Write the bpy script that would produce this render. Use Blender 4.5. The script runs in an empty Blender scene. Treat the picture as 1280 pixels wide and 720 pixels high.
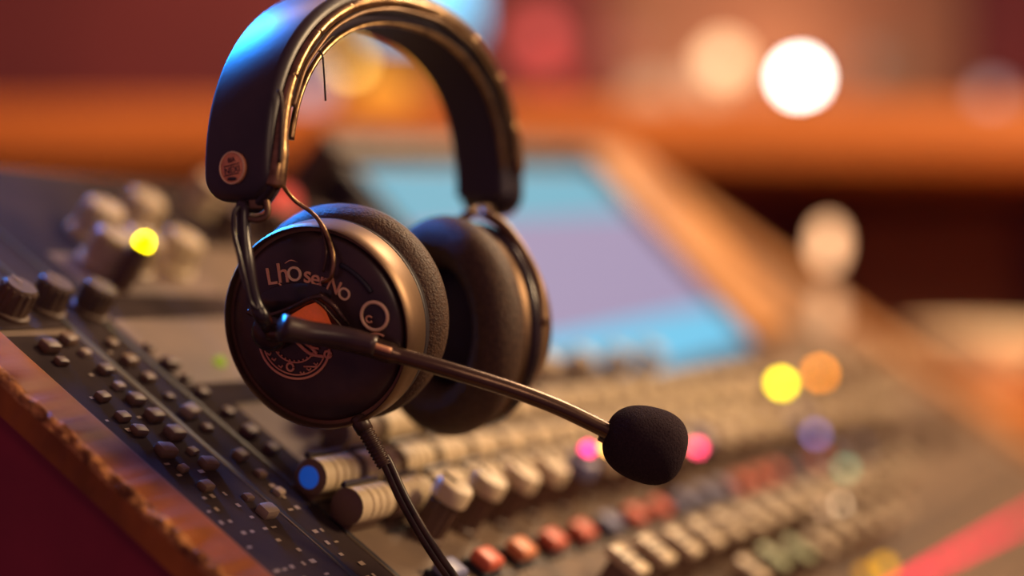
import bpy, bmesh, math, random
from mathutils import Vector, Matrix
random.seed(7)
PI = math.pi
SC = bpy.context.scene
COL = SC.collection
H = 1.30                                   # height of the camera above the floor
F = 2200.0                                 # focal length in pixels of the 1280 wide frame

# ------------------------------------------------------------------ camera, world, lights
cam = bpy.data.cameras.new('camera'); camo = bpy.data.objects.new('camera', cam); COL.objects.link(camo)
camo.location = (0, 0, H); camo.rotation_euler = (PI/2, 0, 0)
cam.sensor_width = 36; cam.lens = F*36/1280
cam.clip_start = .02; cam.clip_end = 50
cam.dof.use_dof = True; cam.dof.focus_distance = .700; cam.dof.aperture_fstop = 1.7
SC.camera = camo
w = bpy.data.worlds.new('world'); SC.world = w; w.use_nodes = True
w.node_tree.nodes['Background'].inputs[0].default_value = (.30, .12, .19, 1)
w.node_tree.nodes['Background'].inputs[1].default_value = .52
SC.view_settings.view_transform = 'Standard'; SC.view_settings.look = 'None'
SC.view_settings.gamma = 1; SC.view_settings.exposure = 0
try: SC.view_settings.use_curve_mapping = False
except Exception: pass
SC.cycles.use_denoising = True
SC.cycles.sample_clamp_indirect = 4

def area(name, loc, target, size, power, col, sy=None):
    l = bpy.data.lights.new(name, 'AREA'); l.energy = power; l.color = col; l.size = size
    if sy: l.shape = 'RECTANGLE'; l.size_y = sy
    o = bpy.data.objects.new(name, l); COL.objects.link(o)
    o.location = Vector(loc)+Vector((0, 0, H))
    d = Vector(target)-Vector(loc); o.rotation_euler = d.to_track_quat('-Z', 'Y').to_euler()
    return o
area('warm_room_light', (1.45, .80, .72), (.0, .80, .0), .40, 32, (1, .68, .37))
area('front_fill_light', (.55, -.30, .42), (0, .72, 0), .30, 1.8, (1, .66, .42))
area('warm_back_light', (.95, 1.95, 1.35), (.4, 1.1, -.1), .5, 42, (1, .68, .40))
bl = area('blue_stage_light', (-.50, 1.22, .56), (-.16, .70, .12), .13, .95, (.015, .25, 1), .26); bl.data.spread = math.radians(25)
area('counter_light', (-.5, 1.6, 1.2), (-.4, 2.4, .15), .5, 12, (1, .50, .22))
pl_ = bpy.data.lights.new('wall_glow_fill', 'POINT'); pl_.energy = 5; pl_.color = (1, .55, .28); pl_.shadow_soft_size = .06  # unseen point light added to warm the back wall
plo = bpy.data.objects.new('wall_glow_fill', pl_); COL.objects.link(plo); plo.location = (.58, 3.72, .50+H)
area('wall_wash_fill', (-.2, 3.1, 1.5), (-.2, 4.0, .3), 1.0, 8, (1, .50, .30), .3)  # unseen wide light added to brighten the back wall

# ------------------------------------------------------------------ helpers
def tag(o, label=None, cat=None, group=None, kind=None):
    if label: o['label'] = label
    if cat: o['category'] = cat
    if group: o['group'] = group
    if kind: o['kind'] = kind
    return o
ORG = {}
def thing(name, org, label, cat, group=None):
    o = bpy.data.objects.new(name, None); COL.objects.link(o); o.empty_display_size = .02
    o.location = (org[0], org[1], org[2]+H); ORG[o.name] = Vector(org)
    return tag(o, label, cat, group)
def rorg(p):
    while p is not None and p.parent: p = p.parent
    return ORG.get(p.name, Vector((0, 0, -H))) if p else None
def obj(name, bm, mats, parent=None, smooth=True, org=None, recalc=True, angle=None):
    """bm holds camera-origin coordinates (x right, y away, z up); linked as one mesh object"""
    if recalc: bmesh.ops.recalc_face_normals(bm, faces=bm.faces)
    if parent is not None: o0 = rorg(parent)
    else: o0 = Vector(org) if org is not None else sum((v.co for v in bm.verts), Vector())/max(1, len(bm.verts))
    for v in bm.verts: v.co -= o0
    me = bpy.data.meshes.new(name); bm.to_mesh(me); bm.free()
    if not isinstance(mats, (list, tuple)): mats = [mats]
    for m in mats: me.materials.append(m)
    if smooth:
        for p in me.polygons: p.use_smooth = True
        if angle is not None:
            try: me.set_sharp_from_angle(angle=math.radians(angle))
            except Exception: pass
    o = bpy.data.objects.new(name, me); COL.objects.link(o)
    if parent is not None: o.parent = parent
    else:
        o.location = (o0[0], o0[1], o0[2]+H); ORG[o.name] = o0
    return o
def px(x, y, d):                            # a place seen at pixel x, y and d metres ahead
    return Vector(((x-640)/F*d, d, (360-y)/F*d))
ID = Matrix.Identity(3)
def frame(c, X, Y, Z):
    m = Matrix((X, Y, Z)).transposed().to_4x4(); m.translation = Vector(c); return m
def bx(bm, M, sx, sy, sz, bev=0, seg=2, mat=0, taper=1.0):
    """box centred on M's x, y, standing on its z = 0"""
    t = bmesh.new(); bmesh.ops.create_cube(t, size=1)
    for v in t.verts:
        k = taper if v.co.z > 0 else 1
        v.co = Vector((v.co.x*sx*k, v.co.y*sy*k, (v.co.z+.5)*sz))
    if bev: bmesh.ops.bevel(t, geom=list(t.edges), offset=bev, segments=seg, profile=.5, affect='EDGES')
    for f in t.faces: f.material_index = mat
    merge(bm, t, M)
def merge(bm, t, M=None):
    if M is not None: bmesh.ops.transform(t, matrix=M, verts=t.verts)
    me = bpy.data.meshes.new('tmp'); t.to_mesh(me); t.free(); bm.from_mesh(me); bpy.data.meshes.remove(me)
def smooth_path(pts, n=8):
    """Catmull-Rom through the points (any dimension)"""
    P = [Vector(p) for p in pts]; P = [2*P[0]-P[1]]+P+[2*P[-1]-P[-2]]; out = []
    for i in range(1, len(P)-2):
        for k in range(n):
            t = k/n
            out.append(.5*((2*P[i])+(P[i+1]-P[i-1])*t+(2*P[i-1]-5*P[i]+4*P[i+1]-P[i+2])*t*t+(3*P[i]-P[i-1]-3*P[i+1]+P[i+2])*t**3))
    out.append(P[-2]); return out
def tube(bm, pts, r, n=12, cap=True, mat=0, close=False):
    pts = [Vector(p) for p in pts]; L = len(pts); rs = r if isinstance(r, (list, tuple)) else [r]*L
    up = None; rings = []
    for i, p in enumerate(pts):
        a = pts[(i-1) % L] if (i or close) else pts[0]; b = pts[(i+1) % L] if (i < L-1 or close) else pts[-1]
        t = (b-a).normalized()
        if up is None:
            up = Vector((0, 0, 1)) if abs(t.z) < .9 else Vector((1, 0, 0))
        s = t.cross(up).normalized(); up = s.cross(t).normalized()
        rings.append([bm.verts.new(p+(s*math.cos(2*PI*k/n)+up*math.sin(2*PI*k/n))*rs[i]) for k in range(n)])
    for i in range(L if close else L-1):
        A, B = rings[i], rings[(i+1) % L]
        for k in range(n):
            f = bm.faces.new((A[k], A[(k+1) % n], B[(k+1) % n], B[k])); f.material_index = mat
    if cap and not close:
        for R_ in (rings[0], rings[-1]):
            f = bm.faces.new(R_); f.material_index = mat
def lathe(bm, prof, M, n=64, mats=None):
    """prof: (r, h) points turned about M's z"""
    rings = []
    for r, h in prof:
        if r < 1e-6: rings.append([bm.verts.new(M @ Vector((0, 0, h)))])
        else: rings.append([bm.verts.new(M @ Vector((r*math.cos(2*PI*k/n), r*math.sin(2*PI*k/n), h))) for k in range(n)])
    for i in range(len(rings)-1):
        A, B = rings[i], rings[i+1]; mi = mats[i] if mats else 0
        for k in range(n):
            q = (k+1) % n
            if len(A) == 1 and len(B) == 1: continue
            if len(A) == 1: f = bm.faces.new((A[0], B[k], B[q]))
            elif len(B) == 1: f = bm.faces.new((A[k], A[q], B[0]))
            else: f = bm.faces.new((A[k], A[q], B[q], B[k]))
            f.material_index = mi
def zframe(c, z, x=None):
    z = Vector(z).normalized(); x = Vector(x) if x is not None else (Vector((1, 0, 0)) if abs(z.x) < .9 else Vector((0, 1, 0)))
    y = z.cross(x).normalized(); x = y.cross(z).normalized(); return frame(c, x, y, z)
def rev(prof): return list(prof)

# ------------------------------------------------------------------ materials
def mat(name, col, rough=.5, metal=0, emit=None, es=0, noise=None, bump=None, col2=None, spec=.5, coat=0, stretch=None, sheen=0, trans=0):
    m = bpy.data.materials.new(name); m.use_nodes = True; nt = m.node_tree; b = nt.nodes['Principled BSDF']
    b.inputs['Base Color'].default_value = (*col, 1); b.inputs['Roughness'].default_value = rough
    b.inputs['Metallic'].default_value = metal; b.inputs['Specular IOR Level'].default_value = spec
    b.inputs['Coat Weight'].default_value = coat; b.inputs['Coat Roughness'].default_value = .12
    b.inputs['Sheen Weight'].default_value = sheen; b.inputs['Transmission Weight'].default_value = trans
    if emit: b.inputs['Emission Color'].default_value = (*emit, 1); b.inputs['Emission Strength'].default_value = es
    tc = nt.nodes.new('ShaderNodeTexCoord'); mp = nt.nodes.new('ShaderNodeMapping')
    nt.links.new(tc.outputs['Object'], mp.inputs[0])
    if stretch: mp.inputs['Scale'].default_value = stretch
    if noise and col2:
        n = nt.nodes.new('ShaderNodeTexNoise'); n.inputs['Scale'].default_value = noise; n.inputs['Detail'].default_value = 6
        nt.links.new(mp.outputs[0], n.inputs['Vector'])
        cr = nt.nodes.new('ShaderNodeValToRGB'); cr.color_ramp.elements[0].position = .35; cr.color_ramp.elements[1].position = .68
        cr.color_ramp.elements[0].color = (*col, 1); cr.color_ramp.elements[1].color = (*col2, 1)
        nt.links.new(n.outputs[0], cr.inputs[0]); nt.links.new(cr.outputs[0], b.inputs['Base Color'])
    if bump:
        n2 = nt.nodes.new('ShaderNodeTexNoise'); n2.inputs['Scale'].default_value = bump[0]; n2.inputs['Detail'].default_value = 4
        nt.links.new(mp.outputs[0], n2.inputs['Vector'])
        bp = nt.nodes.new('ShaderNodeBump'); bp.inputs['Strength'].default_value = bump[1]; bp.inputs['Distance'].default_value = bump[2] if len(bump) > 2 else .001
        nt.links.new(n2.outputs[0], bp.inputs['Height']); nt.links.new(bp.outputs[0], b.inputs['Normal'])
    return m
M = {}
M['leather'] = mat('black_leather', (.022, .016, .024), .38, bump=(260, .10, .0006), col2=(.035, .022, .028), noise=60)
M['cushion'] = mat('brown_black_leatherette', (.050, .028, .020), .55, bump=(900, .8, .0008), col2=(.085, .046, .028), noise=500, spec=.25)
M['pad'] = mat('padding', (.024, .014, .034), .7, bump=(700, .3, .0005))
M['black'] = mat('black_plastic', (.018, .012, .016), .26, bump=(120, .05, .0005), col2=(.03, .019, .02), noise=90)
M['black_rough'] = mat('matt_black_plastic', (.020, .014, .018), .5)
M['plate'] = mat('worn_black_plate', (.026, .015, .018), .33, bump=(80, .12, .0006), col2=(.06, .032, .028), noise=55)
M['ring'] = mat('dark_bronze_ring', (.17, .105, .062), .46, metal=.85, col2=(.23, .145, .085), noise=40, bump=(200, .04, .0004))
M['brass'] = mat('worn_brass', (.42, .27, .13), .30, metal=1, col2=(.16, .095, .05), noise=180, bump=(400, .3, .0005))
M['boom'] = mat('dark_bronze_tube', (.085, .052, .036), .27, metal=.75, col2=(.12, .075, .05), noise=90, stretch=(1, 1, 1))
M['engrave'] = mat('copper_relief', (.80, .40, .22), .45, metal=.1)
M['engrave_gold'] = mat('pale_gold_relief', (.92, .64, .36), .4, metal=.1)
M['foam'] = mat('black_foam', (.018, .011, .017), .95, bump=(1500, .9, .0009), col2=(.04, .024, .028), noise=1800, spec=.1)
M['cable'] = mat('brown_black_cable', (.022, .012, .010), .4, col2=(.06, .030, .02), noise=140, spec=.35)
M['redwedge'] = mat('red_plastic_glow', (.55, .06, .02), .3, emit=(1, .12, .03), es=.22, col2=(.12, .02, .02), noise=160)  # glossy plastic; the reflection on it is put in as weak emission
M['badge'] = mat('orange_badge', (.88, .36, .17), .45, col2=(.62, .24, .11), noise=300)
M['deck'] = mat('grey_console_plate', (.125, .090, .068), .5, col2=(.18, .125, .085), noise=24, bump=(90, .08, .0008), spec=.12)
M['deck_dark'] = mat('blue_black_console_plate', (.026, .018, .020), .85, col2=(.045, .030, .028), noise=30, spec=.06)
M['slot'] = mat('dark_slot', (.010, .010, .018), .5)
M['mark'] = mat('printed_cream_marks', (.26, .19, .14), .6)
M['cap'] = mat('aged_cream_plastic', (.60, .48, .32), .42, col2=(.46, .36, .23), noise=45)
M['capside'] = mat('brown_plastic', (.15, .088, .056), .5, col2=(.11, .064, .045), noise=45)
M['line'] = mat('dark_line', (.03, .022, .03), .5)
M['green'] = mat('pale_green_plastic', (.36, .42, .25), .45)
M['red'] = mat('red_plastic', (.62, .13, .075), .4, col2=(.5, .085, .05), noise=50)
M['orange'] = mat('orange_plastic', (.68, .24, .11), .4)
M['blue'] = mat('slate_blue_plastic', (.14, .15, .27), .4)
M['bluecap'] = mat('glowing_blue_plastic', (.02, .13, .72), .35, emit=(.02, .18, 1), es=.2)  # plastic knob end, its brightness put in as weak emission
M['knobdark'] = mat('dark_brown_knob', (.06, .036, .028), .5, col2=(.10, .06, .042), noise=40, spec=.3)
def wood(name, c1, c2, sc, st, rough=.38, worn=None):
    m = mat(name, c1, rough, col2=c2, noise=sc, stretch=st, bump=(sc*2, .25, .001), spec=.22); return m
M['edge'] = wood('worn_orange_wood', (.34, .095, .018), (.055, .014, .008), 17, (1, 1, 1), .55)
M['wornedge'] = mat('splintered_pale_wood', (.55, .24, .09), .6, col2=(.07, .02, .015), noise=170, bump=(300, .8, .002), spec=.05)
M['redside'] = mat('dark_red_lacquer', (.27, .022, .040), .42, col2=(.18, .015, .03), noise=14, bump=(40, .12, .001), spec=.25)
M['shelfwood'] = wood('orange_brown_wood', (.66, .22, .055), (.46, .14, .03), 5, (.6, 4, 9), .4)
M['tan'] = wood('tan_wood', (.50, .25, .10), (.36, .16, .06), 8, (4, 1, 1), .45)
M['wall'] = mat('dark_red_wall', (.22, .040, .045), .7, col2=(.13, .026, .034), noise=1.1)
M['wallb'] = mat('brown_wall', (.24, .09, .05), .7, col2=(.13, .04, .04), noise=1.4)
M['floor'] = mat('dark_carpet', (.035, .018, .02), .9, col2=(.06, .03, .03), noise=9)
M['ceil'] = mat('dark_ceiling', (.08, .05, .05), .9)
def em(name, c, s):
    m = mat(name, (.01, .01, .01), .6, emit=c, es=s, spec=.08); return m

# ------------------------------------------------------------------ room
def slab(name, x0, x1, y0, y1, z0, z1, m):
    bm = bmesh.new(); bx(bm, Matrix.Translation(((x0+x1)/2, (y0+y1)/2, z0)), x1-x0, y1-y0, z1-z0)
    return tag(obj(name, bm, m, smooth=False), kind='structure')
slab('floor', -3, 4.2, -1.0, 4.4, -H-.06, -H, M['floor'])
slab('wall_back', -3, 4.2, 4.0, 4.1, -H, 1.70, M['wall'])

slab('glow_panel', .22, 1.02, 3.97, 4.0, -H, 1.70, mat('brown_glow_panel', (.30, .15, .09), .7, col2=(.20, .085, .055), noise=2.2))  # brown panel added so the lamp glow on the wall turns tan

# ------------------------------------------------------------------ console frame
U = Vector((1070, 2200, -10)).normalized()
V = Vector((-4491, 2200, 3400)); V = (V-V.dot(U)*U).normalized()
N = U.cross(V)
h = .295
def plane_hit(x, y):
    d = Vector(((x-640)/F, 1, (360-y)/F)); return d*(-h/N.dot(d))
O = plane_hit(330, 720)
def C(u, v, n=0): return O+U*u+V*v+N*n
def CF(u, v, n=0): return frame(C(u, v, n), U, V, N)
desk = thing('mixing_console', C(.5, .1, -.2), 'raked audio mixing console crowded with cream caps, red buttons and small lights', 'mixing console')
U1 = 1.20
# body: one shell, stepped back edge; plate recessed between wooden ends
bm = bmesh.new()
def hull(bm, uv, n0, n1, mat_=0):
    top = [bm.verts.new(C(u, v, n1)) for u, v in uv]; bot = [bm.verts.new(C(u, v, n0)) for u, v in uv]
    f = bm.faces.new(top); f.material_index = mat_; bm.faces.new(bot[::-1]).material_index = mat_
    for i in range(len(uv)):
        j = (i+1) % len(uv); bm.faces.new((top[i], bot[i], bot[j], top[j])).material_index = mat_
hull(bm, [(0, -.30), (U1, -.30), (U1, .42), (.62, .42), (.45, .300), (0, .300)], -.16, 0)
# dark left strip, channel slots and printed marks are pattern of the plate
def strip(u0, u1, v0, v1, m, n=.0006):
    q = [bm.verts.new(C(a, b, n)) for a, b in ((u0, v0), (u1, v0), (u1, v1), (u0, v1))]
    bm.faces.new(q).material_index = m
strip(.001, .046, -.05, .155, 1); strip(.050, .0725, -.12, .30, 1, .0005); strip(.0745, .098, .03, .30, 1, .0005)
strip(.001, .19, .16, .298, 1); strip(.192, .44, .232, .298, 1); strip(.0745, .30, .10, .159, 1)  # rear strip paints the dark band beneath the counter into the plate
for u_ in (.048, .0735): strip(u_-.0012, u_+.0012, -.25, .25, 2, .0012)
k = 0
u = .1178
while u < 1.15:
    strip(u-.0007, u+.0007, -.25, .055, 2, .0010); u += .0343
for v_ in (-.0335, .006, -.092): strip(.1, 1.15, v_-.0007, v_+.0007, 2, .0011)
rr = random.Random(3)
for i in range(26):                          # rows of printed legends on the dark strip
    v_ = -.045+i*.0074
    for u0, n_ in ((.006, 3), (.026, 2), (.053, 2)):
        for q_ in range(n_):
            if rr.random() < (.55 if i < 13 else .12):
                a = u0+q_*.0056; strip(a, a+.0016+rr.random()*.0022, v_, v_+.0010+rr.random()*.0014, 3, .0010)
for i in range(30):                          # legends under each channel
    a = .122+i*.0343
    for v_ in (-.0365, -.008, -.094, -.16):
        for q_ in range(3):
            strip(a+q_*.006, a+q_*.006+.0035, v_, v_+.0018, 3, .0010)
# long dark slits on the lower right plate
for v_ in (-.10, -.112, -.118, -.150, -.165, -.18): strip(.46, 1.15, v_, v_+.0022, 2, .0010)
strip(.08, .20, .115, .165, 4, .0008); strip(.22, .40, .12, .18, 4, .0008); strip(.09, .19, .185, .22, 4, .0008)
obj('top_plate', bm, [M['deck'], M['deck_dark'], M['slot'], M['mark'], M['capside']], desk, smooth=False)
# wooden end panels
def rail(name, u0, u1, v0, v1, n0, n1, mats, worn=False):
    """solid length along V with rounded upper edges and, if worn, a ragged outer arris"""
    bm = bmesh.new(); sec = []; r = .004
    for i in range(5):
        a = PI-i*PI/8; sec.append((u0+r+r*math.cos(a), n1-r+r*math.sin(a)))
    for i in range(5):
        a = PI/2-i*PI/8; sec.append((u1-r+r*math.cos(a), n1-r+r*math.sin(a)))
    sec.append((u1, n0)); sec.append((u0, n0))
    L = 260 if worn else 10; rings = []; q = random.Random(5)
    for i in range(L+1):
        v = v0+(v1-v0)*i/L; ring = []
        for j, (a, b) in enumerate(sec):
            if worn and j < 5:
                chip = max(0, math.sin(v*47)+math.sin(v*109+1)+math.sin(v*271+2)*.8-.3)*.0005+q.random()*.0009
                if .00 < v < .12: chip *= 1.7
                a += chip*.9; b -= chip
            ring.append(bm.verts.new(C(a, v, b)))
        rings.append(ring)
    for i in range(L):
        for j in range(len(sec)):
            jj = (j+1) % len(sec)
            f = bm.faces.new((rings[i][j], rings[i][jj], rings[i+1][jj], rings[i+1][j])); f.material_index = 1 if (j < 4 and worn) else 0
    bm.faces.new(rings[0]); bm.faces.new(rings[-1][::-1])
    return obj(name, bm, mats, desk, angle=40)
tag(rail('wooden_edge', -.027, 0, -.30, .30, -.010, .004, [M['edge'], M['wornedge']], True), 'chipped orange wood edge')
bm = bmesh.new()
bx(bm, frame(C(-.0125, 0, -.30), U, V, N), .022, .60, .2905)
tag(obj('side_panel', bm, M['redside'], desk, smooth=False), 'dark red lacquered side')
rail('wooden_edge', U1, U1+.05, -.30, .42, -.16, .012, [M['tan'], M['tan']])
bm = bmesh.new()                              # legs of the console, down to the floor
for (u, v) in ((.06, -.2), (1.1, -.2), (.06, .2), (1.1, .3)):
    p = C(u, v, -.15); t = bmesh.new(); bx(t, Matrix.Translation((p.x, p.y, -H)), .06, .06, p.z+H)
    merge(t, bmesh.new()); lo = t; obj('leg', lo, M['black_rough'], desk, smooth=False)
bm.free()

# ---- control prototypes (local axes = U, V, N), shared meshes
def proto(build, mats, smooth=True, angle=35):
    b = bmesh.new(); build(b); bmesh.ops.recalc_face_normals(b, faces=b.faces)
    me = bpy.data.meshes.new('control'); b.to_mesh(me); b.free()
    for m in mats: me.materials.append(m)
    for p in me.polygons: p.use_smooth = smooth
    try: me.set_sharp_from_angle(angle=math.radians(angle))
    except Exception: pass
    return me
I4 = Matrix.Identity(4)
def put(name, me, u, v, n=0, rot=0, parent=None, label=None, sc=1):
    o = bpy.data.objects.new(name, me); COL.objects.link(o); o.parent = parent or desk
    m = CF(u, v, n); m.translation -= rorg(desk)
    o.matrix_local = m @ Matrix.Rotation(rot, 4, 'Z') @ Matrix.Scale(sc, 4)
    if label: o['label'] = label
    return o
def t_(x, y, z): return Matrix.Translation((x, y, z))
def fader(topm):
    def f(b):
        bx(b, t_(0, 0, 0), .0115, .0125, .022, .0012, mat=1, taper=.92)
        bx(b, t_(0, 0, .0215), .0128, .0175, .0045, .0012, mat=0)
        bx(b, t_(0, -.0022, .0253), .0130, .0010, .0012, mat=2)
        bx(b, t_(0, .0022, .0253), .0130, .0010, .0012, mat=2)
    return proto(f, [topm, M['capside'], M['line']])
cap_cream, cap_green = fader(M['cap']), fader(M['green'])
def tallknob(topm):
    def f(b):
        n = 20; prof = [(.0085, 0), (.0085, .003), (.0072, .004), (.0066, .020), (.0090, .0225), (.0090, .029), (.0080, .0305), (0, .0308)]
        lathe(b, prof, I4, 28, [1, 1, 1, 1, 0, 0, 0])
        for k in range(10):
            a = 2*PI*k/10; bx(b, Matrix.Rotation(a, 4, 'Z') @ t_(.0071, 0, .004), .0016, .0018, .0165, .0003, 1, 1)
        bx(b, t_(0, .0045, .0300), .0012, .0075, .0014, mat=2)
    return proto(f, [topm, M['capside'], M['line']])
tall_cream, tall_blue = tallknob(M['cap']), tallknob(M['blue'])
def ribcap(endm):
    def f(b):
        L = .0255; R_ = .0068; n = 20
        X = frame((-L/2, 0, .0085), Vector((0, 0, -1)), Vector((0, 1, 0)), Vector((1, 0, 0)))
        prof = [(0, 0), (R_*.6, 0), (R_*.98, .0012)]; ms = [1, 4]
        for k in range(4):
            a = .004+k*.005; prof += [(R_, a), (R_, a+.0038), (R_*.92, a+.0042), (R_*.92, a+.0047)]; ms += [0]*4
        prof += [(R_*.95, L-.001), (R_*.8, L), (0, L)]; ms += [0, 0, 0]
        lathe(b, prof, X, n, ms[:len(prof)-1]+[0]*max(0, len(prof)-1-len(ms)))
        bx(b, t_(0, 0, 0), L*.8, .010, .008, .001, mat=2)
        bx(b, t_(0, .0055, .0128), L*.92, .0022, .0022, .0005, mat=3)
    return proto(f, [M['cap'], endm, M['capside'], M['line'], M['capside']])
rib_plain, rib_blue = ribcap(M['capside']), ribcap(M['bluecap'])
def button(m_):
    def f(b):
        bx(b, t_(0, 0, 0), .0165, .0135, .003, .0008, mat=1)
        bx(b, t_(0, 0, .0025), .0145, .0115, .0065, .0022, 3, mat=0)
    return proto(f, [m_, M['slot']])
btn = {k: button(M[k]) for k in ('red', 'orange', 'blue')}
def smallbtn(b):
    bx(b, t_(0, 0, 0), .0062, .0048, .0034, .0011, mat=0)
small = proto(smallbtn, [M['capside']]); small_l = proto(smallbtn, [M['mark']])
def bigknob(topm, sidem):
    def f(b):
        lathe(b, [(.0125, 0), (.0125, .003), (.0105, .004), (.0098, .018), (.0088, .0195), (0, .0197)], I4, 32, [1, 1, 1, 0, 0])
        for k in range(14):
            bx(b, Matrix.Rotation(2*PI*k/14, 4, 'Z') @ t_(.0101, 0, .004), .0014, .0018, .014, .0003, 1, 1)
        bx(b, t_(0, .005, .0192), .0012, .008, .001, mat=2)
    return proto(f, [topm, sidem, M['mark']])
big_dark, big_cream = bigknob(M['knobdark'], M['knobdark']), bigknob(M['cap'], M['capside']); big_pale = bigknob(M['cap'], M['cap'])
def led_me(name, c, s, r, hh=None):
    def f(b):
        if hh: lathe(b, [(r*1.25, -hh), (r*1.25, 0), (0, 0)], I4, 16, [1, 1])
        lathe(b, [(r, 0), (r, r*.5), (r*.87, r), (r*.5, r*1.37), (0, r*1.5)], I4, 20)
    return proto(f, [em(name, c, s), M['capside']])

for i in range(17):                           # front row of fader caps
    put('fader_cap', cap_cream, .188+i*.0343, -.066+.0006*math.sin(i*2.1), sc=1.12 if i < 12 else 1)
for i in range(9):
    put('fader_cap', cap_green if i in (1, 2) else cap_cream, .300+i*.0385, -.094+.0015*math.sin(i*1.7))
seq = ['blue', 'red', 'orange', 'red', 'red', 'blue', 'red', 'red', 'blue', 'blue', 'blue', 'red', 'red', 'red', 'blue', 'blue', 'red', 'blue', 'red', 'blue']
for i, c in enumerate(seq):
    lab = {'red': 'red button', 'orange': 'orange red button', 'blue': 'slate blue button'}[c]
    put('button', btn[c], .1005+i*.0343, -.0265, label=lab)
for i in range(24):
    put('knob', tall_blue if i in (4, 9, 15) else tall_cream, .122+i*.0343, -.001+.001*math.sin(i*3), sc=.95)
for i in range(20):
    put('knob', rib_plain, .086+i*.0343, .0165, n=0, rot=.0, sc=1.18)
for i in range(20):
    o = put('knob', rib_blue if i == 0 else rib_plain, .085+i*.0343, .037, sc=1.18)
    if i == 0: o['label'] = 'ribbed cream knob with a bright blue end'
for i in range(17):
    put('knob', rib_plain, .138+i*.0343, .062, sc=1.2)
for i in range(8):
    put('knob', tall_cream, .150+i*.055, .084, sc=.9)
qs = random.Random(11)
for (u0, v0, v1, st) in ((.018, .050, .150, .0115), (.036, .030, .155, .0105), (.060, .040, .165, .0110), (.084, .066, .150, .0125)):
    v_ = v0
    while v_ < v1:
        if qs.random() < .86:
            put('switch', small_l if qs.random() < .22 else small, u0+qs.uniform(-.0015, .0015), v_, rot=qs.uniform(-.2, .2), sc=qs.uniform(.75, 1.45))
        v_ += st*qs.uniform(.8, 1.25)
for i in range(3): put('knob', big_dark, .020+i*.026, .172+.003*(i % 2), sc=.75)
for i, (x, y) in enumerate(((112, 298), (165, 285), (125, 335), (212, 335), (160, 335), (250, 262))):
    p = plane_hit(x, y)-O; put('knob', big_pale, p.dot(U), p.dot(V), sc=1.0)
for i in range(7): put('knob', big_dark, .26+i*.045, .245, sc=.9)
for i in range(10): put('knob', tall_cream, .62+i*.05, .045, sc=.8)
for i in range(9): put('knob', big_dark, .66+i*.05, -.03 if i % 2 else -.04, sc=.7)
# small lights
def led(name, x, y, c, s, r, n=.0, lab=None):
    p = plane_hit(x, y)*((h-n)/h)-O; return put('indicator_light', led_me(name, c, s, r, n), p.dot(U), p.dot(V), p.dot(N), label=lab)
led('yellow_light', 178, 307, (1, .78, .0), 11, .0042, 0.024, 'glowing yellow light')
led('yellow_light', 975, 482, (1, .76, .0), 20, .0034, .040, 'glowing yellow light')
led('orange_light', 1023, 469, (1, .28, .01), 14, .0034, .040, 'glowing orange light')
led('pink_light', 733, 564, (1, .02, .16), 10, .0028, .032, 'glowing pink light')
led('amber_light', 757, 562, (1, .45, .10), 9, .0028, .032, 'glowing amber light')
led('pink_light', 870, 562, (1, .06, .14), 11, .0028, .032, 'glowing pink light')
led('violet_light', 1018, 545, (.34, .30, .85), 3.2, .0030, .034, 'glowing violet light')
led('amber_light', 1103, 712, (1, .45, .0), 2.4, .0042, 0, 'glowing amber light')
led('amber_light', 1080, 722, (1, .40, .0), 1.4, .0042, 0, 'glowing amber light')
led('green_light', 1055, 588, (.25, .55, .30), 3.0, .003, .03, 'dull green light')
led('cream_light', 1050, 632, (.9, .6, .35), 5.0, .002, .028, 'cream light')
led('cream_light', 1028, 638, (.7, .4, .22), 4, .002, .028, 'cream light')
led('red_light', 348, 262, (1, .10, .06), .9, .010, .012, 'soft red light')
led('lime_light', 273, 456, (.6, .7, .05), .5, .003, 0, 'dim lime light')
bar = proto(lambda b: bx(b, t_(0, 0, 0), .0095, .0055, .003, .001), [em('pink_bar', (1, .004, .06), 3.0)])
bar2 = proto(lambda b: bx(b, t_(0, 0, 0), .0095, .0055, .003, .001), [em('dim_pink_bar', (1, .006, .06), 1.9)])
for i in range(38):
    put('indicator_light', bar2 if (i % 7 in (1, 4) or i > 26) else bar, .50+i*.0150, -.1315-i*.00030, label='pink meter segment')

# ------------------------------------------------------------------ display with wooden side
S = .945
BR = Vector((.201, 1.475, -.047))*S; TR = Vector((.0698, 1.535, .1033))*S
Uu = Vector((1168, 2200, 147)).normalized(); Vv = (TR-BR); Vv = (Vv-Vv.dot(Uu)*Uu); HT = Vv.length; Vv.normalize(); Nn = Uu.cross(Vv)
WD = .372*S
def D(a, b, n=0): return BR-Uu*a+Vv*b+Nn*n

bm = bmesh.new()
bx(bm, frame(D(WD/2, HT/2, -.055), Uu, Vv, Nn), WD+.02, HT+.02, .053, .003)
disp = obj('display_housing', bm, M['black_rough'], desk, smooth=False); tag(disp, 'slanted display housing with a glowing screen')
M['s_cyan'] = em('screen_cyan', (.12, .50, .74), 1.12)
M['s_lilac'] = em('screen_lilac', (.34, .28, .46), .98)
M['s_cyan2'] = em('screen_pale_cyan', (.14, .45, .60), .95)
M['s_line'] = em('screen_line', (.42, .33, .50), .9)
bm = bmesh.new()
def quad(a0, a1, b0, b1, n, m_):
    q = [bm.verts.new(D(a, b, n)) for a, b in ((a0, b0), (a1, b0), (a1, b1), (a0, b1))]; bm.faces.new(q).material_index = m_
quad(0, WD, 0, HT*.22, 0, 0); quad(0, WD, HT*.22, HT*.74, 0, 1); quad(0, WD, HT*.74, HT, 0, 2)
for k in range(1, 7): quad(.02, WD-.02, HT*(.22+.072*k), HT*(.22+.072*k)+.0015, .0004, 3)
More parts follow.
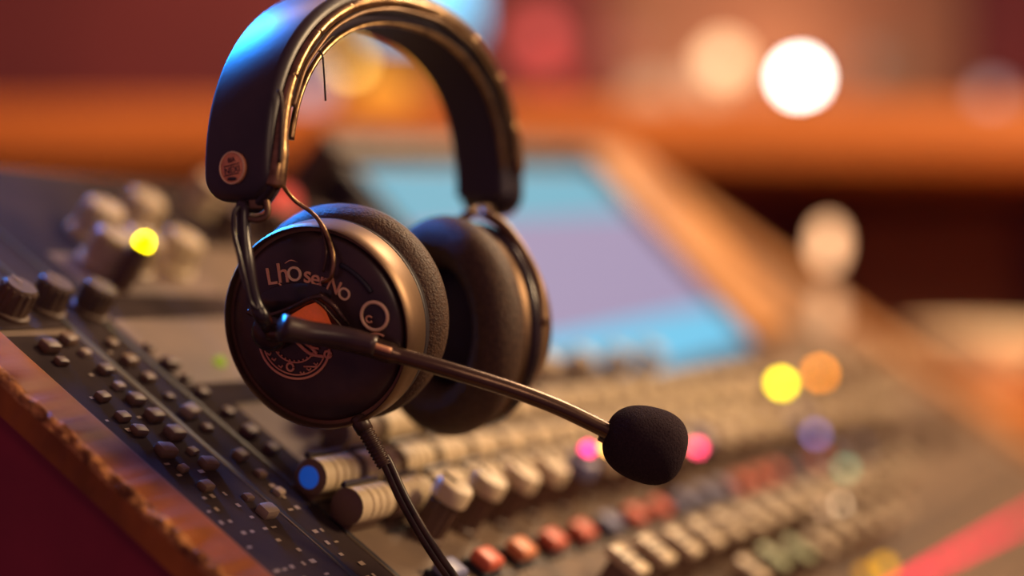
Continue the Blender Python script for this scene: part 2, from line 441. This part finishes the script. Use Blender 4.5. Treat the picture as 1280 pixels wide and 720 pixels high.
obj('screen', bm, [M['s_cyan'], M['s_lilac'], M['s_cyan2'], M['s_line']], disp, smooth=False, recalc=False)
bm = bmesh.new(); bx(bm, frame(D(-.055, HT*.56, -.035), Uu, Vv, Nn), .10, HT*1.08, .045, .006)
tag(obj('wooden_side', bm, M['tan'], disp, smooth=True, angle=40), 'tan wooden side board')
bm = bmesh.new(); bx(bm, frame(D(WD/2-.03, HT+.020, -.055), Uu, Vv, Nn), WD+.10, .022, .062, .004)
obj('top_rail', bm, M['knobdark'], disp, angle=40)

# ------------------------------------------------------------------ counter behind
CZ = .205
cnt = thing('counter', (.3, 2.5, -H), 'orange-brown wooden counter with dark recess beneath, behind the console', 'counter')
bm = bmesh.new(); bx(bm, Matrix.Translation((.45, 2.63, .150)), 3.9, .96, .078, .008)
obj('counter_top', bm, M['shelfwood'], cnt, angle=40)
bm = bmesh.new(); bx(bm, Matrix.Translation((.45, 2.95, -H)), 3.7, .20, H+.150)
tag(obj('back_board', bm, M['wall'], cnt, smooth=False), 'dark red board under the top')
for x in (-1.4, 2.3):
    bm = bmesh.new(); bx(bm, Matrix.Translation((x, 2.5, -H)), .06, .6, H+.150); obj('end_panel', bm, M['wallb'], cnt, smooth=False)
CT = .228
def globe_lamp(x, y, d, r, c, s, label, group=None, base=CT, pw=0, bottom=None):
    p = px(x, y, d); b0 = base
    t = thing('globe_lamp', (p.x, d, b0), label, 'lamp', group)
    bm = bmesh.new(); lathe(bm, [(0, 0), (.03, 0), (.03, .006), (.012, .010), (.006, .016), (.006, max(.02, p.z-r-b0)), (.010, max(.022, p.z-r-b0)+.004), (0, max(.022, p.z-r-b0)+.005)], Matrix.Translation((p.x, d, b0)), 24)
    obj('stand', bm, M['ring'], t)
    bm = bmesh.new(); prof = [(r*math.sin(PI*k/14), -r*math.cos(PI*k/14)) for k in range(15)]
    prof[0] = (0, -r); prof[-1] = (0, r)
    lathe(bm, prof, Matrix.Translation(p), 28)
    obj('globe', bm, em('globe_glow', c, s), t)
    if pw:
        l = bpy.data.lights.new('lamp_light', 'POINT'); l.energy = pw; l.color = c; l.shadow_soft_size = .05
        o = bpy.data.objects.new('lamp_light', l); COL.objects.link(o); o.location = p+Vector((0, .12, .06+H))
    return t
globe_lamp(1000, 97, 3.0, .017, (1, .97, .88), 26, 'brightest white globe lamp on the counter', pw=6)
globe_lamp(905, 76, 2.9, .026, (1, .58, .30), 3.3, 'dim peach globe for a glass reflection just left of the white lamp', pw=5)  # glass reflection built as a glowing globe
globe_lamp(890, 100, 3.05, .038, (1, .50, .26), 1.1, 'large faint tan globe lamp behind the peach one')
globe_lamp(1240, 122, 2.9, .018, (.62, .42, .40), 1.5, 'greyish pink globe lamp at the far right of the counter')
globe_lamp(676, 48, 2.9, .026, (1, .12, .10), 1.5, 'upper red globe lamp right of the headband')
globe_lamp(690, 92, 2.7, .022, (.9, .06, .05), .8, 'lower darker red globe lamp right of the headband')
globe_lamp(775, 60, 3.0, .03, (.8, .20, .12), .6, 'faint russet globe lamp between the red and peach ones')
globe_lamp(812, 128, 2.80, .040, (1, .52, .28), .8, 'broad faint tan globe added for wall glow, low between the russet and peach ones')  # globe added to strengthen the tan glow here
globe_lamp(1110, 84, 3.1, .045, (.9, .36, .18), .26, 'broad faint russet globe added for wall glow, just right of the white one')  # globe added to carry the glow further right
globe_lamp(385, 108, 2.6, .030, (.50, .38, .42), 1.5, 'mauve grey globe lamp seen through the headband')
globe_lamp(438, 80, 2.5, .010, (1, .62, .14), 9, 'small bright yellow globe lamp seen through the headband')
# amber jar light inside the headband opening
t = thing('amber_jar', (px(480, 0, 2.45).x, 2.45, CT), 'glowing amber glass jar on the counter inside the headband opening', 'jar')
jb = Vector((px(480, 0, 2.45).x, 2.45, CT))
bm = bmesh.new(); lathe(bm, [(0, 0), (.042, 0), (.048, .006), (.048, .052), (.034, .066), (.034, .072), (.030, .072), (.030, .066), (0, .060)], Matrix.Translation(jb), 32)
obj('jar_body', bm, em('amber_glow', (1, .36, .03), 1.25), t)
# small screen on the far side
t = thing('wall_screen', (px(555, 0, 3.9).x, 3.97, .7), 'glowing cyan screen on the back wall above the headband', 'screen')
a, b_ = px(470, 40, 3.9), px(590, -90, 3.9)
bm = bmesh.new(); bx(bm, Matrix.Translation(((a.x+b_.x)/2, 3.96, a.z-.01)), b_.x-a.x+.02, .06, b_.z-a.z+.02, .006)
obj('housing', bm, M['black_rough'], t, angle=40)
bm = bmesh.new(); bx(bm, Matrix.Translation(((a.x+b_.x)/2, 3.925, a.z)), b_.x-a.x, .008, b_.z-a.z, .003)
obj('panel', bm, em('cyan_screen_glow', (.22, .66, .98), 1.9), t, angle=40)

# things right of the console
c0 = plane_hit(1035, 428)+Vector((0, 0, .006)); cd = c0.y  # glass highlights built as glowing blobs on an added stand
t = thing('highlight_stand', c0, 'added stand with two stacked glowing blobs for glass highlights, at the right end of the console', 'lamp')
bm = bmesh.new(); zt = px(1035, 318, cd).z-c0.z
lathe(bm, [(0, 0), (.010, 0), (.010, .003), (.003, .006), (.0025, .010), (.0025, zt), (0, zt)], Matrix.Translation((c0.x, cd, c0.z)), 24)
obj('stand', bm, M['ring'], t)
for y_, s_ in ((305, 3.2), (390, 1.4)):
    p = px(1035, y_, cd-.004); bm = bmesh.new()
    lathe(bm, [(0, -.020), (.007, -.016), (.0105, -.006), (.0105, .006), (.007, .016), (0, .020)], Matrix.Translation(p), 24)
    obj('highlight_blob', bm, em('highlight_glow', (1, .50, .24), s_), t)
t = thing('side_table', (.56, 2.05, -H), 'brown wooden side table beyond the right end of the console', 'table')
tz = px(0, 498, 2.0).z
bm = bmesh.new(); bx(bm, Matrix.Translation((.95, 2.02, tz-.03)), .90, .30, .03, .006); obj('table_top', bm, M['shelfwood'], t, angle=40)
for x in (.54, 1.36):
    for y in (1.90, 2.14):
        bm = bmesh.new(); bx(bm, Matrix.Translation((x, y, -H)), .04, .04, H+tz-.03); obj('leg', bm, M['wallb'], t, smooth=False)
p = Vector((px(1222, 0, 2.05).x, 2.05, tz))
bm = bmesh.new(); lathe(bm, [(0, 0), (.045, 0), (.050, .008), (.078, .048), (.084, .078), (.080, .078), (.073, .048), (.043, .014), (0, .011)], Matrix.Translation(p), 40)
tag(obj('bowl', bm, mat('cream_ceramic', (.78, .62, .42), .4), org=p), 'cream ceramic bowl on the side table at the right', 'bowl')
p = Vector((px(1180, 0, 2.75).x, 2.62, -H))
t = thing('armchair', (p.x, 2.55, -H), 'russet upholstered chair back in the dark recess under the counter', 'chair')
bm = bmesh.new(); bx(bm, Matrix.Translation((px(1180, 0, 2.6).x, 2.76, -.45)), .30, .09, .58, .035, 4); obj('backrest', bm, mat('russet_cloth', (.36, .12, .05), .8, col2=(.26, .08, .04), noise=30), t)
bm = bmesh.new(); bx(bm, Matrix.Translation((px(1180, 0, 2.6).x, 2.54, -.60)), .34, .46, .12, .03, 4); obj('seat', bm, M['wallb'], t)
for sx in (-.14, .14):
    for sy in (2.38, 2.70):
        bm = bmesh.new(); bx(bm, Matrix.Translation((px(1180, 0, 2.6).x+sx, sy, -H)), .035, .035, H-.60); obj('leg', bm, M['black_rough'], t, smooth=False)

# ------------------------------------------------------------------ HEADSET
hs = thing('headset', (-.03, .75, -.08), 'black and bronze headset with boom microphone standing on the console', 'headset')
# --- headband
B1, B2 = px(305, 226, .69), px(612, 236, .84)
BC = (B1+B2)/2; Ab = Vector((B2.x-B1.x, B2.y-B1.y, 0)); half = Ab.length/2; Ab.normalize(); Wb = Vector((Ab.y, -Ab.x, 0)); Z = Vector((0, 0, 1))
RZ = .0775
def arch(t, out=0):
    """t 0..1 from the near end over the top to the far end; returns point, outward normal, tangent"""
    a = PI*(1-t) ; e = 2/2.25
    def f(a):
        c, s = math.cos(a), math.sin(a)
        return Vector((math.copysign(abs(c)**e, c)*half, max(0, s)**e*RZ))
    p = f(a); d = 1e-3; q = f(min(PI-1e-4, max(1e-4, a-d)))-f(min(PI-1e-4, max(1e-4, a+d)))
    tg = (Ab*q.x+Z*q.y).normalized(); nr = Vector(tg.cross(Wb)); nr.normalize()
    if nr.dot(Ab*p.x+Z*(p.y+.02)) < 0: nr = -nr
    return BC+Ab*p.x+Z*p.y, nr, tg
TS = [i/96 for i in range(97)]
def band(name, sec, mats, ext=.010, endround=.012, smf=None, t0=0, t1=1, parent=hs):
    """sweep of a closed (w, n) section along the arch; ends run straight down by ext and close round"""
    bm = bmesh.new(); st = []
    n0 = arch(0.012)[1]; n1 = arch(.988)[1]
    fr = []
    A0, A1_ = arch(0), arch(1)
    NE = 14
    for k in range(NE+1):
        th = PI/2*k/NE; fr.append((A0[0]-Z*ext*math.cos(th), -Ab, max(.03, math.sin(th)**.72)))
    for t in TS[1:-1]: fr.append((arch(t)[0], arch(t)[1], 1))
    for k in range(NE+1):
        th = PI/2*(1-k/NE); fr.append((A1_[0]-Z*ext*math.cos(th), Ab, max(.03, math.sin(th)**.72)))
    rings = []
    for p, nr, s in fr:
        rings.append([bm.verts.new(p+Wb*(w_*s)+nr*(n_*(.45+.55*s))) for w_, n_ in sec])
    m = len(sec)
    for i in range(len(rings)-1):
        for j in range(m):
            f = bm.faces.new((rings[i][j], rings[i][(j+1) % m], rings[i+1][(j+1) % m], rings[i+1][j]))
    bm.faces.new(rings[0]); bm.faces.new(rings[-1][::-1])
    return obj(name, bm, mats, parent)
def rrect(w_, n0, n1, r, k=5, bulge=0):
    out = []
    for cx, cy, a0 in ((w_-r, n1-r, 0), (-w_+r, n1-r, PI/2), (-w_+r, n0+r, PI), (w_-r, n0+r, 1.5*PI)):
        for i in range(k+1):
            a = a0+i*PI/2/k; x, y = cx+r*math.cos(a), cy+r*math.sin(a); out.append((x, y+bulge*(1-(x/w_)**2)*(1 if y > (n0+n1)/2 else -1)))
    # densify the long faces
    return out
hb = band('headband', rrect(.0168, -.002, .0058, .0035, 5, .0012), M['leather'], ext=.0115, endround=.0115)
pad = band('inner_padding', rrect(.0145, -.0095, -.0015, .0035, 5, .001), M['pad'], ext=.004, endround=.004)
tag(pad, 'soft dark padding under the headband')
def along(t0, t1, w_, n_, k=120, wob=0):
    out = []
    for i in range(k+1):
        t = t0+(t1-t0)*i/k; p, nr, tg = arch(t); out.append(p+Wb*(w_+wob*math.sin(i*.35))+nr*n_)
    return out
# coiled metal trim along the camera-side edge of the band
bm = bmesh.new(); pts = along(.045, .97, .0170, -.0005, 420)
tube(bm, pts, [.00245-(.0006 if i % 47 == 0 else 0) + (.0004 if i > 380 else 0) for i in range(len(pts))], 10)
tag(obj('edge_trim', bm, M['brass'], hs), 'coiled worn brass trim')
bm = bmesh.new(); pts = along(.05, .96, .0150, -.0098, 160); tube(bm, pts, .0013, 8)
tag(obj('edge_trim', bm, M['brass'], hs), 'thin brass inner trim')
bm = bmesh.new(); pts = along(.10, .95, .0185, -.0040, 140, .0003); tube(bm, pts, .0009, 8)
tag(obj('wire', bm, M['ring'], hs), 'thin bronze wire')
# smooth flared sleeve at the near end of the trim
p0, nr, tg = arch(.0)
bm = bmesh.new(); base = [arch(t)[0]+Wb*.0168+arch(t)[1]*(-.0008) for t in (.115, .09, .065, .04, .02)]+[arch(0)[0]+Wb*.0162-Z*.001, arch(0)[0]+Wb*.0150-Z*.006]
pp = smooth_path(base, 6); L = len(pp)
tube(bm, pp, [.0026+.0022*(i/(L-1))**1.4-(.0022 if i > L-3 else 0) for i in range(L)], 16)
tag(obj('trim_sleeve', bm, M['brass'], hs), 'flared brass sleeve')
bm = bmesh.new(); pp = smooth_path([arch(0)[0]+Wb*.0150+Z*.002, arch(0)[0]+Wb*.0138-Z*.0045, arch(0)[0]+Wb*.008-Z*.0115, arch(0)[0]+Wb*.003-Z*.0128], 6)
L = len(pp); tube(bm, pp, [.0044-.0014*i/(L-1) for i in range(L)], 16); obj('end_cap', bm, M['black'], hs)
# loose threads under the band
bm = bmesh.new(); tube(bm, smooth_path([px(392, 64, .70), px(402, 66, .70), px(405, 90, .70), px(407, 126, .70)], 6), .00045, 6); obj('loose_thread', bm, M['cable'], hs)
bm = bmesh.new(); tube(bm, smooth_path([px(349, 112, .675), px(352, 130, .675), px(351, 172, .675), px(349, 204, .675)], 6), .0009, 6); obj('loose_thread', bm, M['cable'], hs)

def face_frame():
    """frame on the outer (camera-left) face of the near end of the band"""
    c = arch(.0)[0]-Ab*.0066
    return c
# badge on the outer face: x across (Wb), y up, z outwards (-Ab)
bc = arch(0)[0]-Ab*.0066+Z*.0020+Wb*.0004
bm = bmesh.new(); BF = frame(bc, Wb, Z, -Ab) @ Matrix.Diagonal((1.2, 1.2, 1, 1))
lathe(bm, [(0, .0010), (.0046, .0010), (.0052, .0006), (.0053, -.003), (0, -.003)], BF, 40)
badge = obj('badge', bm, M['badge'], hs, angle=40); tag(badge, 'round orange badge')
bm = bmesh.new(); tube(bm, [BF @ Vector((.0051*math.cos(a), .0051*math.sin(a), .0010)) for a in [2*PI*k/40 for k in range(40)]], .00032, 6, close=True)
obj('badge_rim', bm, M['engrave_gold'], badge)
def text_mesh(s, size, Mx, name, m, parent, ext=.0003, shear=0, bev=.00008):
    cu = bpy.data.curves.new('txt', 'FONT'); cu.body = s; cu.size = size; cu.extrude = ext; cu.align_x = 'CENTER'; cu.align_y = 'CENTER'; cu.shear = shear; cu.bevel_depth = bev
    o = bpy.data.objects.new('txt', cu); COL.objects.link(o)
    dg = bpy.context.evaluated_depsgraph_get(); me = bpy.data.meshes.new_from_object(o.evaluated_get(dg))
    b = bmesh.new(); b.from_mesh(me); bpy.data.objects.remove(o); bpy.data.meshes.remove(me)
    bmesh.ops.transform(b, matrix=Mx, verts=b.verts)
    return obj(name, b, m, parent, smooth=False, recalc=False)
bars = bmesh.new()
for (x0, y0, x1, y1) in ((-.0032, .0004, .0032, .0014), (-.0030, -.0026, .0030, -.0018)):
    tube(bars, [BF @ Vector((x0, y0, .0011)), BF @ Vector((x1, y1, .0011))], .00022, 5)
obj('badge_lines', bars, M['line'], badge)
R10 = Matrix.Rotation(math.radians(8), 4, 'Z')
text_mesh('NEXI', .0030, BF @ R10 @ Matrix.Translation((.0001, -.0008, .0011)), 'badge_lettering', M['line'], badge, .0001, bev=0)
text_mesh('IIIA', .0022, BF @ R10 @ Matrix.Translation((.0002, .0025, .0011)), 'badge_lettering', M['line'], badge, .0001, bev=0)
dk = bmesh.new(); lathe(dk, [(0, .0012), (.0012, .0012), (.0012, .0010)], BF @ Matrix.Translation((.0002, -.0036, 0)) @ Matrix.Diagonal((1.7, .55, 1, 1)), 16)
obj('badge_mark', dk, M['line'], badge)

# --- near ear cup
ya, pa = math.radians(22), math.radians(10)
A = Vector((math.sin(ya)*math.cos(pa), math.cos(ya)*math.cos(pa), math.sin(pa))); R = Vector((math.cos(ya), -math.sin(ya), 0)); Q = R.cross(A)
PC = px(391, 411, .698)
CFm = frame(PC, R, Q, -A)                    # plate frame: z outwards to the viewer
KX, KY = 3.152*math.cos(ya), 3.152
def pl(x, y, z=0):                           # plate millimetres from where a mark shows
    return Vector(((x-391)/KX/1000, (411-y)/KY/1000, z))
def PW(x, y, z=0): return CFm @ pl(x, y, z)
cup = bmesh.new()
lathe(cup, [(0, .0002), (.027, .0004), (.031, .0001), (.0340, -.0007), (.0365, -.0019), (.0380, -.0033), (.0385, -.0045), (.0385, -.007), (.0, -.007)], CFm, 96)
cup = obj('ear_cup_plate', cup, M['plate'], hs, angle=50)
bm = bmesh.new(); lathe(bm, [(.0384, -.0045), (.0400, -.0045), (.0402, -.0020), (.0408, -.0012), (.0416, -.0022), (.0421, -.006), (.0421, -.0155), (.0412, -.0175), (.0385, -.0175)], CFm, 96)
ring = obj('ear_cup', bm, M['ring'], hs, angle=50); tag(ring, 'bronze rimmed outer cup')
bm = bmesh.new(); lathe(bm, [(.038, -.0165), (.0415, -.0165), (.0415, -.0205), (.038, -.0205)], CFm, 80); obj('gasket', bm, M['black_rough'], ring)
bm = bmesh.new(); pr = []
for k in range(17):
    a = -PI/2+2*PI*k/16
    pr.append((.0355+.0098*math.cos(a)*(1 if math.cos(a) > 0 else .9), -.0290+.0105*math.sin(a)))
lathe(bm, pr, CFm @ Matrix.Translation((0, .0012, 0)), 96)
tag(obj('ear_cushion', bm, M['cushion'], hs), 'near leatherette ear cushion')
# seams / raised ring around the lower emblem and the right roundel
def arcpts(cx, cy, rx, ry, a0, a1, n=40, z=.0007):
    return [PW(cx+rx*math.cos(math.radians(a0+(a1-a0)*k/n)), cy-ry*math.sin(math.radians(a0+(a1-a0)*k/n)), z) for k in range(n+1)]
emb = bmesh.new()
tube(emb, arcpts(366, 430, 46, 45, 188, 352), .00055, 6)
tube(emb, arcpts(366, 430, 41, 40, 192, 348), .00035, 6)
tube(emb, arcpts(366, 430, 27, 24, 195, 335), .00040, 6)
tube(emb, arcpts(358, 460, 4.5, 5, 0, 350, 20), .00050, 6)
tube(emb, arcpts(409, 443, 4.2, 4.2, 0, 350, 20), .00055, 6)
tube(emb, smooth_path([PW(360, 416, .0009), PW(372, 430, .0009), PW(386, 442, .0009), PW(404, 446, .0009)], 5), .0007, 6)
tube(emb, smooth_path([PW(372, 418, .0009), PW(384, 432, .0009), PW(398, 436, .0009)], 5), .0005, 6)
tube(emb, [PW(378, 436, .0008), PW(390, 445, .0008)], .0007, 6); tube(emb, [PW(386, 432, .0008), PW(395, 442, .0008)], .0007, 6)
for (x, y) in ((331, 443), (337, 450), (345, 459), (373, 467), (382, 462), (392, 455)):
    tube(emb, [PW(x-2.5, y-1, .0007), PW(x+1, y+2, .0007), PW(x+3, y-1, .0007)], .00042, 5)
tube(emb, [PW(376, 459, .0007), PW(394, 459, .0007)], .00042, 5)
for k in range(9):
    a = math.radians(210+k*14); x, y = 366+24*math.cos(a), 430-21*math.sin(a); tube(emb, [PW(x, y, .0007), PW(x+2*math.cos(a), y-2*math.sin(a), .0007)], .0004, 5)
em_o = obj('emblem', emb, M['engrave'], cup); tag(em_o, 'copper half-round emblem')
bm = bmesh.new(); tube(bm, arcpts(473, 394, 16.5, 17.5, 0, 360, 40)[:-1], .00075, 8, close=True); rd = obj('roundel', bm, M['engrave_gold'], cup)
bm = bmesh.new(); tube(bm, arcpts(466, 398, 4, 4, 30, 320, 14), .0004, 6); obj('roundel_mark', bm, M['engrave'], cup)
bm = bmesh.new(); tube(bm, arcpts(473, 421, 10, 5, 20, 165, 14), .00055, 6); obj('roundel_mark', bm, M['engrave'], cup)
# raised lettering round the upper plate
for s, x, y, rot, sz, ml in (('L', 343, 345, 6, 8.6, 'engrave'), ('h', 359, 341, 4, 10, 'engrave'), ('O', 374, 342, 2, 7.4, 'engrave_gold'), ('s', 391, 343, -6, 8.5, 'engrave'), ('e', 401, 347, -12, 8, 'engrave'),
                             ('r', 411, 350, -20, 8, 'engrave'), ('N', 424, 357, -30, 7, 'engrave'), ('O', 436, 367, -36, 6.2, 'engrave_gold')):
    mx = CFm @ Matrix.Translation(pl(x, y, .0006)) @ Matrix.Rotation(math.radians(rot), 4, 'Z')
    text_mesh(s, sz*1.12/1000, mx, 'lettering', M[ml], cup, .00025)
bm = bmesh.new(); tube(bm, smooth_path([PW(362, 328), PW(370, 324), PW(379, 327), PW(376, 331)], 5), .0004, 6); tube(bm, smooth_path([PW(352, 353, .0006), PW(358, 357, .0006), PW(364, 355, .0006)], 5), .00035, 6)
obj('flourish', bm, M['engrave'], cup)
bm = bmesh.new(); tube(bm, arcpts(391, 411, 92, 92, 30, 62, 20, .0003), .0011, 8); tag(obj('slot', bm, M['slot'], cup), 'dark curved slot')
# oval recess seen above the bracket
bm = bmesh.new(); lathe(bm, [(0, .0012), (.014, .0012), (.0150, .0004)], CFm @ Matrix.Translation(pl(370, 372, 0)) @ Matrix.Rotation(.12, 4, 'Z') @ Matrix.Diagonal((1.15, .42, 1, 1)), 40); obj('recess', bm, M['black'], cup)
# red plastic wedge with its reflected glow painted in
def poly(bm, pts, z0, z1, m_=0):
    a = [bm.verts.new(PW(x, y, z1)) for x, y in pts]; b = [bm.verts.new(PW(x, y, z0)) for x, y in pts]
    bm.faces.new(a).material_index = m_; bm.faces.new(b[::-1]).material_index = m_
    for i in range(len(pts)):
        j = (i+1) % len(pts); bm.faces.new((a[i], b[i], b[j], a[j])).material_index = m_
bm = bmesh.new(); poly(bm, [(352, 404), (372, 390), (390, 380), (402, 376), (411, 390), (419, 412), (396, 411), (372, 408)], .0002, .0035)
tag(obj('lens', bm, M['redwedge'], cup, smooth=False), 'red-orange triangular plastic wedge with a painted reflection glow')
# --- bracket of the yoke, thin curved plate spanning the plate
bm = bmesh.new()
tube(bm, smooth_path([PW(322, 384, .009), PW(336, 391, .008), PW(360, 387, .007), PW(385, 377, .007), PW(404, 368, .007), (PW(418, 366, .006))], 6), .0011, 8)
tube(bm, smooth_path([PW(404, 368, .007), PW(416, 378, .006), PW(428, 396, .0045), PW(441, 417, .003)], 6), .0007, 8)
tube(bm, smooth_path([PW(412, 364, .006), PW(428, 378, .005), PW(436, 392, .004), PW(442, 404, .002)], 6), [.0014]*9+[.0013]*4+[.0010]*3+[.0007]*3, 8)
br = obj('bracket', bm, M['boom'], hs); tag(br, 'thin bent bronze bracket')
# yoke: dark flat arm from band end to hub, with hook and side rod
top = arch(0)[0]+Wb*.001-Z*.012
hub = PW(345, 412, .006)
mid = [px(304, 262, .684), px(305, 300, .682), px(310, 340, .681), px(320, 380, .682), px(330, 400, .684)]
bm = bmesh.new(); pp = smooth_path([top]+mid+[hub], 6); tube(bm, pp, [.0030+.0003*math.sin(i*.5) for i in range(len(pp))], 10)
yk = obj('yoke', bm, M['black'], hs); tag(yk, 'near yoke arm')
bm = bmesh.new(); tube(bm, smooth_path([px(298, 258, .68), px(292, 268, .679), px(292, 290, .679), px(298, 315, .678), px(305, 345, .678), px(313, 378, .679), px(322, 386, .680)], 6), .0010, 8)
obj('rod', bm, M['black'], yk)
bm = bmesh.new(); tube(bm, smooth_path([px(306, 272, .683), px(320, 275, .682), px(333, 270, .682), px(334, 256, .682), px(330, 243, .683)], 6), .0013, 8)
obj('hook', bm, M['ring'], yk)
bm = bmesh.new(); bx(bm, frame(px(321, 262, .684), Vector((1, 0, 0)), Vector((0, 1, 0)), Z), .0062, .003, .0065, .0008); obj('slider', bm, M['ring'], yk)
bm = bmesh.new(); lathe(bm, [(0, .0105), (.0050, .0102), (.0072, .0088), (.0080, .006), (.0080, 0), (0, 0)], CFm @ Matrix.Translation(pl(345, 412)), 36)
obj('pivot', bm, M['black'], yk)
# thin loop of wire from the band to the cup
bm = bmesh.new(); tube(bm, smooth_path([px(347, 205, .68), px(352, 228, .685), px(368, 250, .69), px(392, 268, .69), px(408, 292, .688), px(417, 322, .685), px(414, 346, .686), PW(410, 352, .001)], 7), .00085, 8)
tag(obj('wire', bm, M['brass'], hs), 'thin brass wire looping to the near cup')
bm = bmesh.new(); tube(bm, smooth_path([px(396, 272, .691), px(404, 292, .690), px(408, 318, .688), px(404, 340, .689)], 7), .0006, 8); obj('wire', bm, M['boom'], hs)
# --- far ear cup
yb = math.radians(47); A2 = Vector((math.sin(yb), math.cos(yb)*.995, .03)).normalized(); R2 = Vector((math.cos(yb), -math.sin(yb), 0)); Q2 = R2.cross(A2).normalized()
P2 = px(536, 409, .768)
F2 = frame(P2, R2, Q2, A2)
bm = bmesh.new(); pr = []
for k in range(25):
    a = -PI/2+2*PI*k/24
    pr.append((.0368+.0120*math.cos(a)*(1 if math.cos(a) > 0 else .9), .010+.0115*math.sin(a)))
S2 = Matrix.Diagonal((.92, 1, 1, 1))
lathe(bm, pr, F2 @ S2, 72); tag(obj('ear_cushion', bm, M['cushion'], hs), 'far ear cushion')
bm = bmesh.new(); lathe(bm, [(0, .012), (.034, .012), (.034, .016), (0, .016)], F2 @ S2, 48); tag(obj('speaker_cloth', bm, M['pad'], hs), 'dark cloth inside the far cup')
bm = bmesh.new(); lathe(bm, [(.030, .017), (.0430, .018), (.0440, .022), (.0435, .030), (.040, .036), (.036, .039), (.034, .0445), (.026, .047), (0, .0475)], F2 @ S2, 72)
c2 = obj('ear_cup', bm, M['ring'], hs, angle=50); tag(c2, 'far cup with bronze rim')
bm = bmesh.new(); e2 = arch(1)[0]-Z*.008
lathe(bm, [(.0405, .023), (.0452, .024), (.0452, .0285), (.0405, .030)], F2 @ S2, 64); obj('rim', bm, M['black'], c2)
c2c = F2 @ Vector((0, 0, .049))
bm = bmesh.new()
tube(bm, smooth_path([e2, F2 @ Vector((-.004, .050, .030)), F2 @ Vector((-.020, .041, .030)), F2 @ Vector((-.036, .020, .031)), F2 @ Vector((-.0405, 0, .030))], 6), .0024, 10)
tube(bm, smooth_path([e2, F2 @ Vector((.004, .050, .030)), F2 @ Vector((.020, .041, .030)), F2 @ Vector((.036, .020, .031)), F2 @ Vector((.0405, 0, .030))], 6), .0026, 10)
tag(obj('yoke', bm, M['ring'], hs), 'far yoke fork')
# --- boom microphone
bt = smooth_path([PW(352, 409, .0105), px(400, 420, .684), px(450, 430, .683), px(490, 442, .683), px(560, 462, .684), px(640, 487, .688), px(700, 510, .692), px(748, 533, .696), px(772, 545, .698)], 10)
bm = bmesh.new(); L = len(bt); tube(bm, bt, [(.0036 if i < 12 else .0042 if i < 31 else .0033) for i in range(L)], 18)
boom = obj('microphone_boom', bm, M['boom'], hs); tag(boom, 'bent bronze boom arm')
bm = bmesh.new(); tube(bm, [q+Vector((0, -.0036, .0012)) for q in bt[17:31]], .0012, 8); tag(obj('highlight_strip', bm, M['engrave'], boom), 'copper-coloured strip as painted highlight')  # gold highlight of the sleeve laid on as a coloured strip
bm = bmesh.new(); sm = smooth_path([px(352, 409, .672), px(385, 416, .677), px(430, 422, .680), px(470, 432, .680)], 6)
tube(bm, sm, [.0052-.0012*i/(len(sm)-1) for i in range(len(sm))], 14); obj('boom_sleeve', bm, M['plate'], boom)
# foam windscreen: blunt egg whose long axis follows the boom
mc = px(806, 555, .700); ax = (px(772, 545, .700)-px(735, 527, .700)); ax.y = 0; ax.normalize()
ax = (Vector((1, 0, -.30))).normalized()
FM = zframe(mc, ax, (0, 1, 0))
bm = bmesh.new(); prof = []
HL = .0165; RM = .0152
K = 34
for k in range(K+1):
    a = PI*k/K; x = -math.cos(a); y = math.sin(a)
    x_ = math.copysign(abs(x)**.86, x); y_ = abs(y)**.72
    wdt = (1.0+.07*x_)
    prof.append((RM*y_*wdt if 0 < k < K else 0, HL*x_))
lathe(bm, prof, FM, 64)
for v in bm.verts:
    q = FM.inverted() @ v.co
    n_ = math.sin(q.x*2600)*math.sin(q.y*2400+1)*math.sin(q.z*2500)
    v.co += (v.co-mc).normalized()*n_*.00012
tag(obj('windscreen', bm, M['foam'], boom), 'black foam windscreen')
bm = bmesh.new(); lathe(bm, [(0, -.0185), (.0040, -.0185), (.0046, -.016), (.0046, -.0135), (0, -.0135)], FM, 24); obj('collar', bm, M['black'], boom)
# --- cable
bm = bmesh.new(); cp = px(455, 520, .708)
d = (px(484, 586, .70)-px(447, 522, .702)).normalized()
s0 = px(447, 522, .703)
tube(bm, smooth_path([px(462, 512, .712), px(458, 519, .708), px(449, 524, .703)], 4), .0022, 12)
tube(bm, [s0-d*.001, s0, s0+d*.003, s0+d*.0061, s0+d*.0062], [.0022, .0034, .0036, .0036, .003], 16)
pts = [s0+d*(.0062+.0004*i) for i in range(41)]
tube(bm, pts, [(.0029 if (i//2) % 2 else .0034)-.0000*i for i in range(41)], 16)
plug = obj('cable_plug', bm, M['cable'], hs); tag(plug, 'ribbed cable plug')
e = s0+d*.0225
cb = smooth_path([e-d*.004, e, px(500, 622, .70), px(522, 662, .70), px(546, 700, .70), px(572, 738, .70), px(600, 790, .70), C(.05, -.105, .011), C(.12, -.16, .0075), C(.30, -.22, .0075)], 10)
bm = bmesh.new(); L = len(cb); tube(bm, cb, .0018, 10); obj('cable', bm, M['cable'], hs)
off = Vector((.0019, -.0006, .001)); bm = bmesh.new(); tube(bm, [q+off for q in cb], .0015, 10); obj('cable', bm, M['cable'], hs)
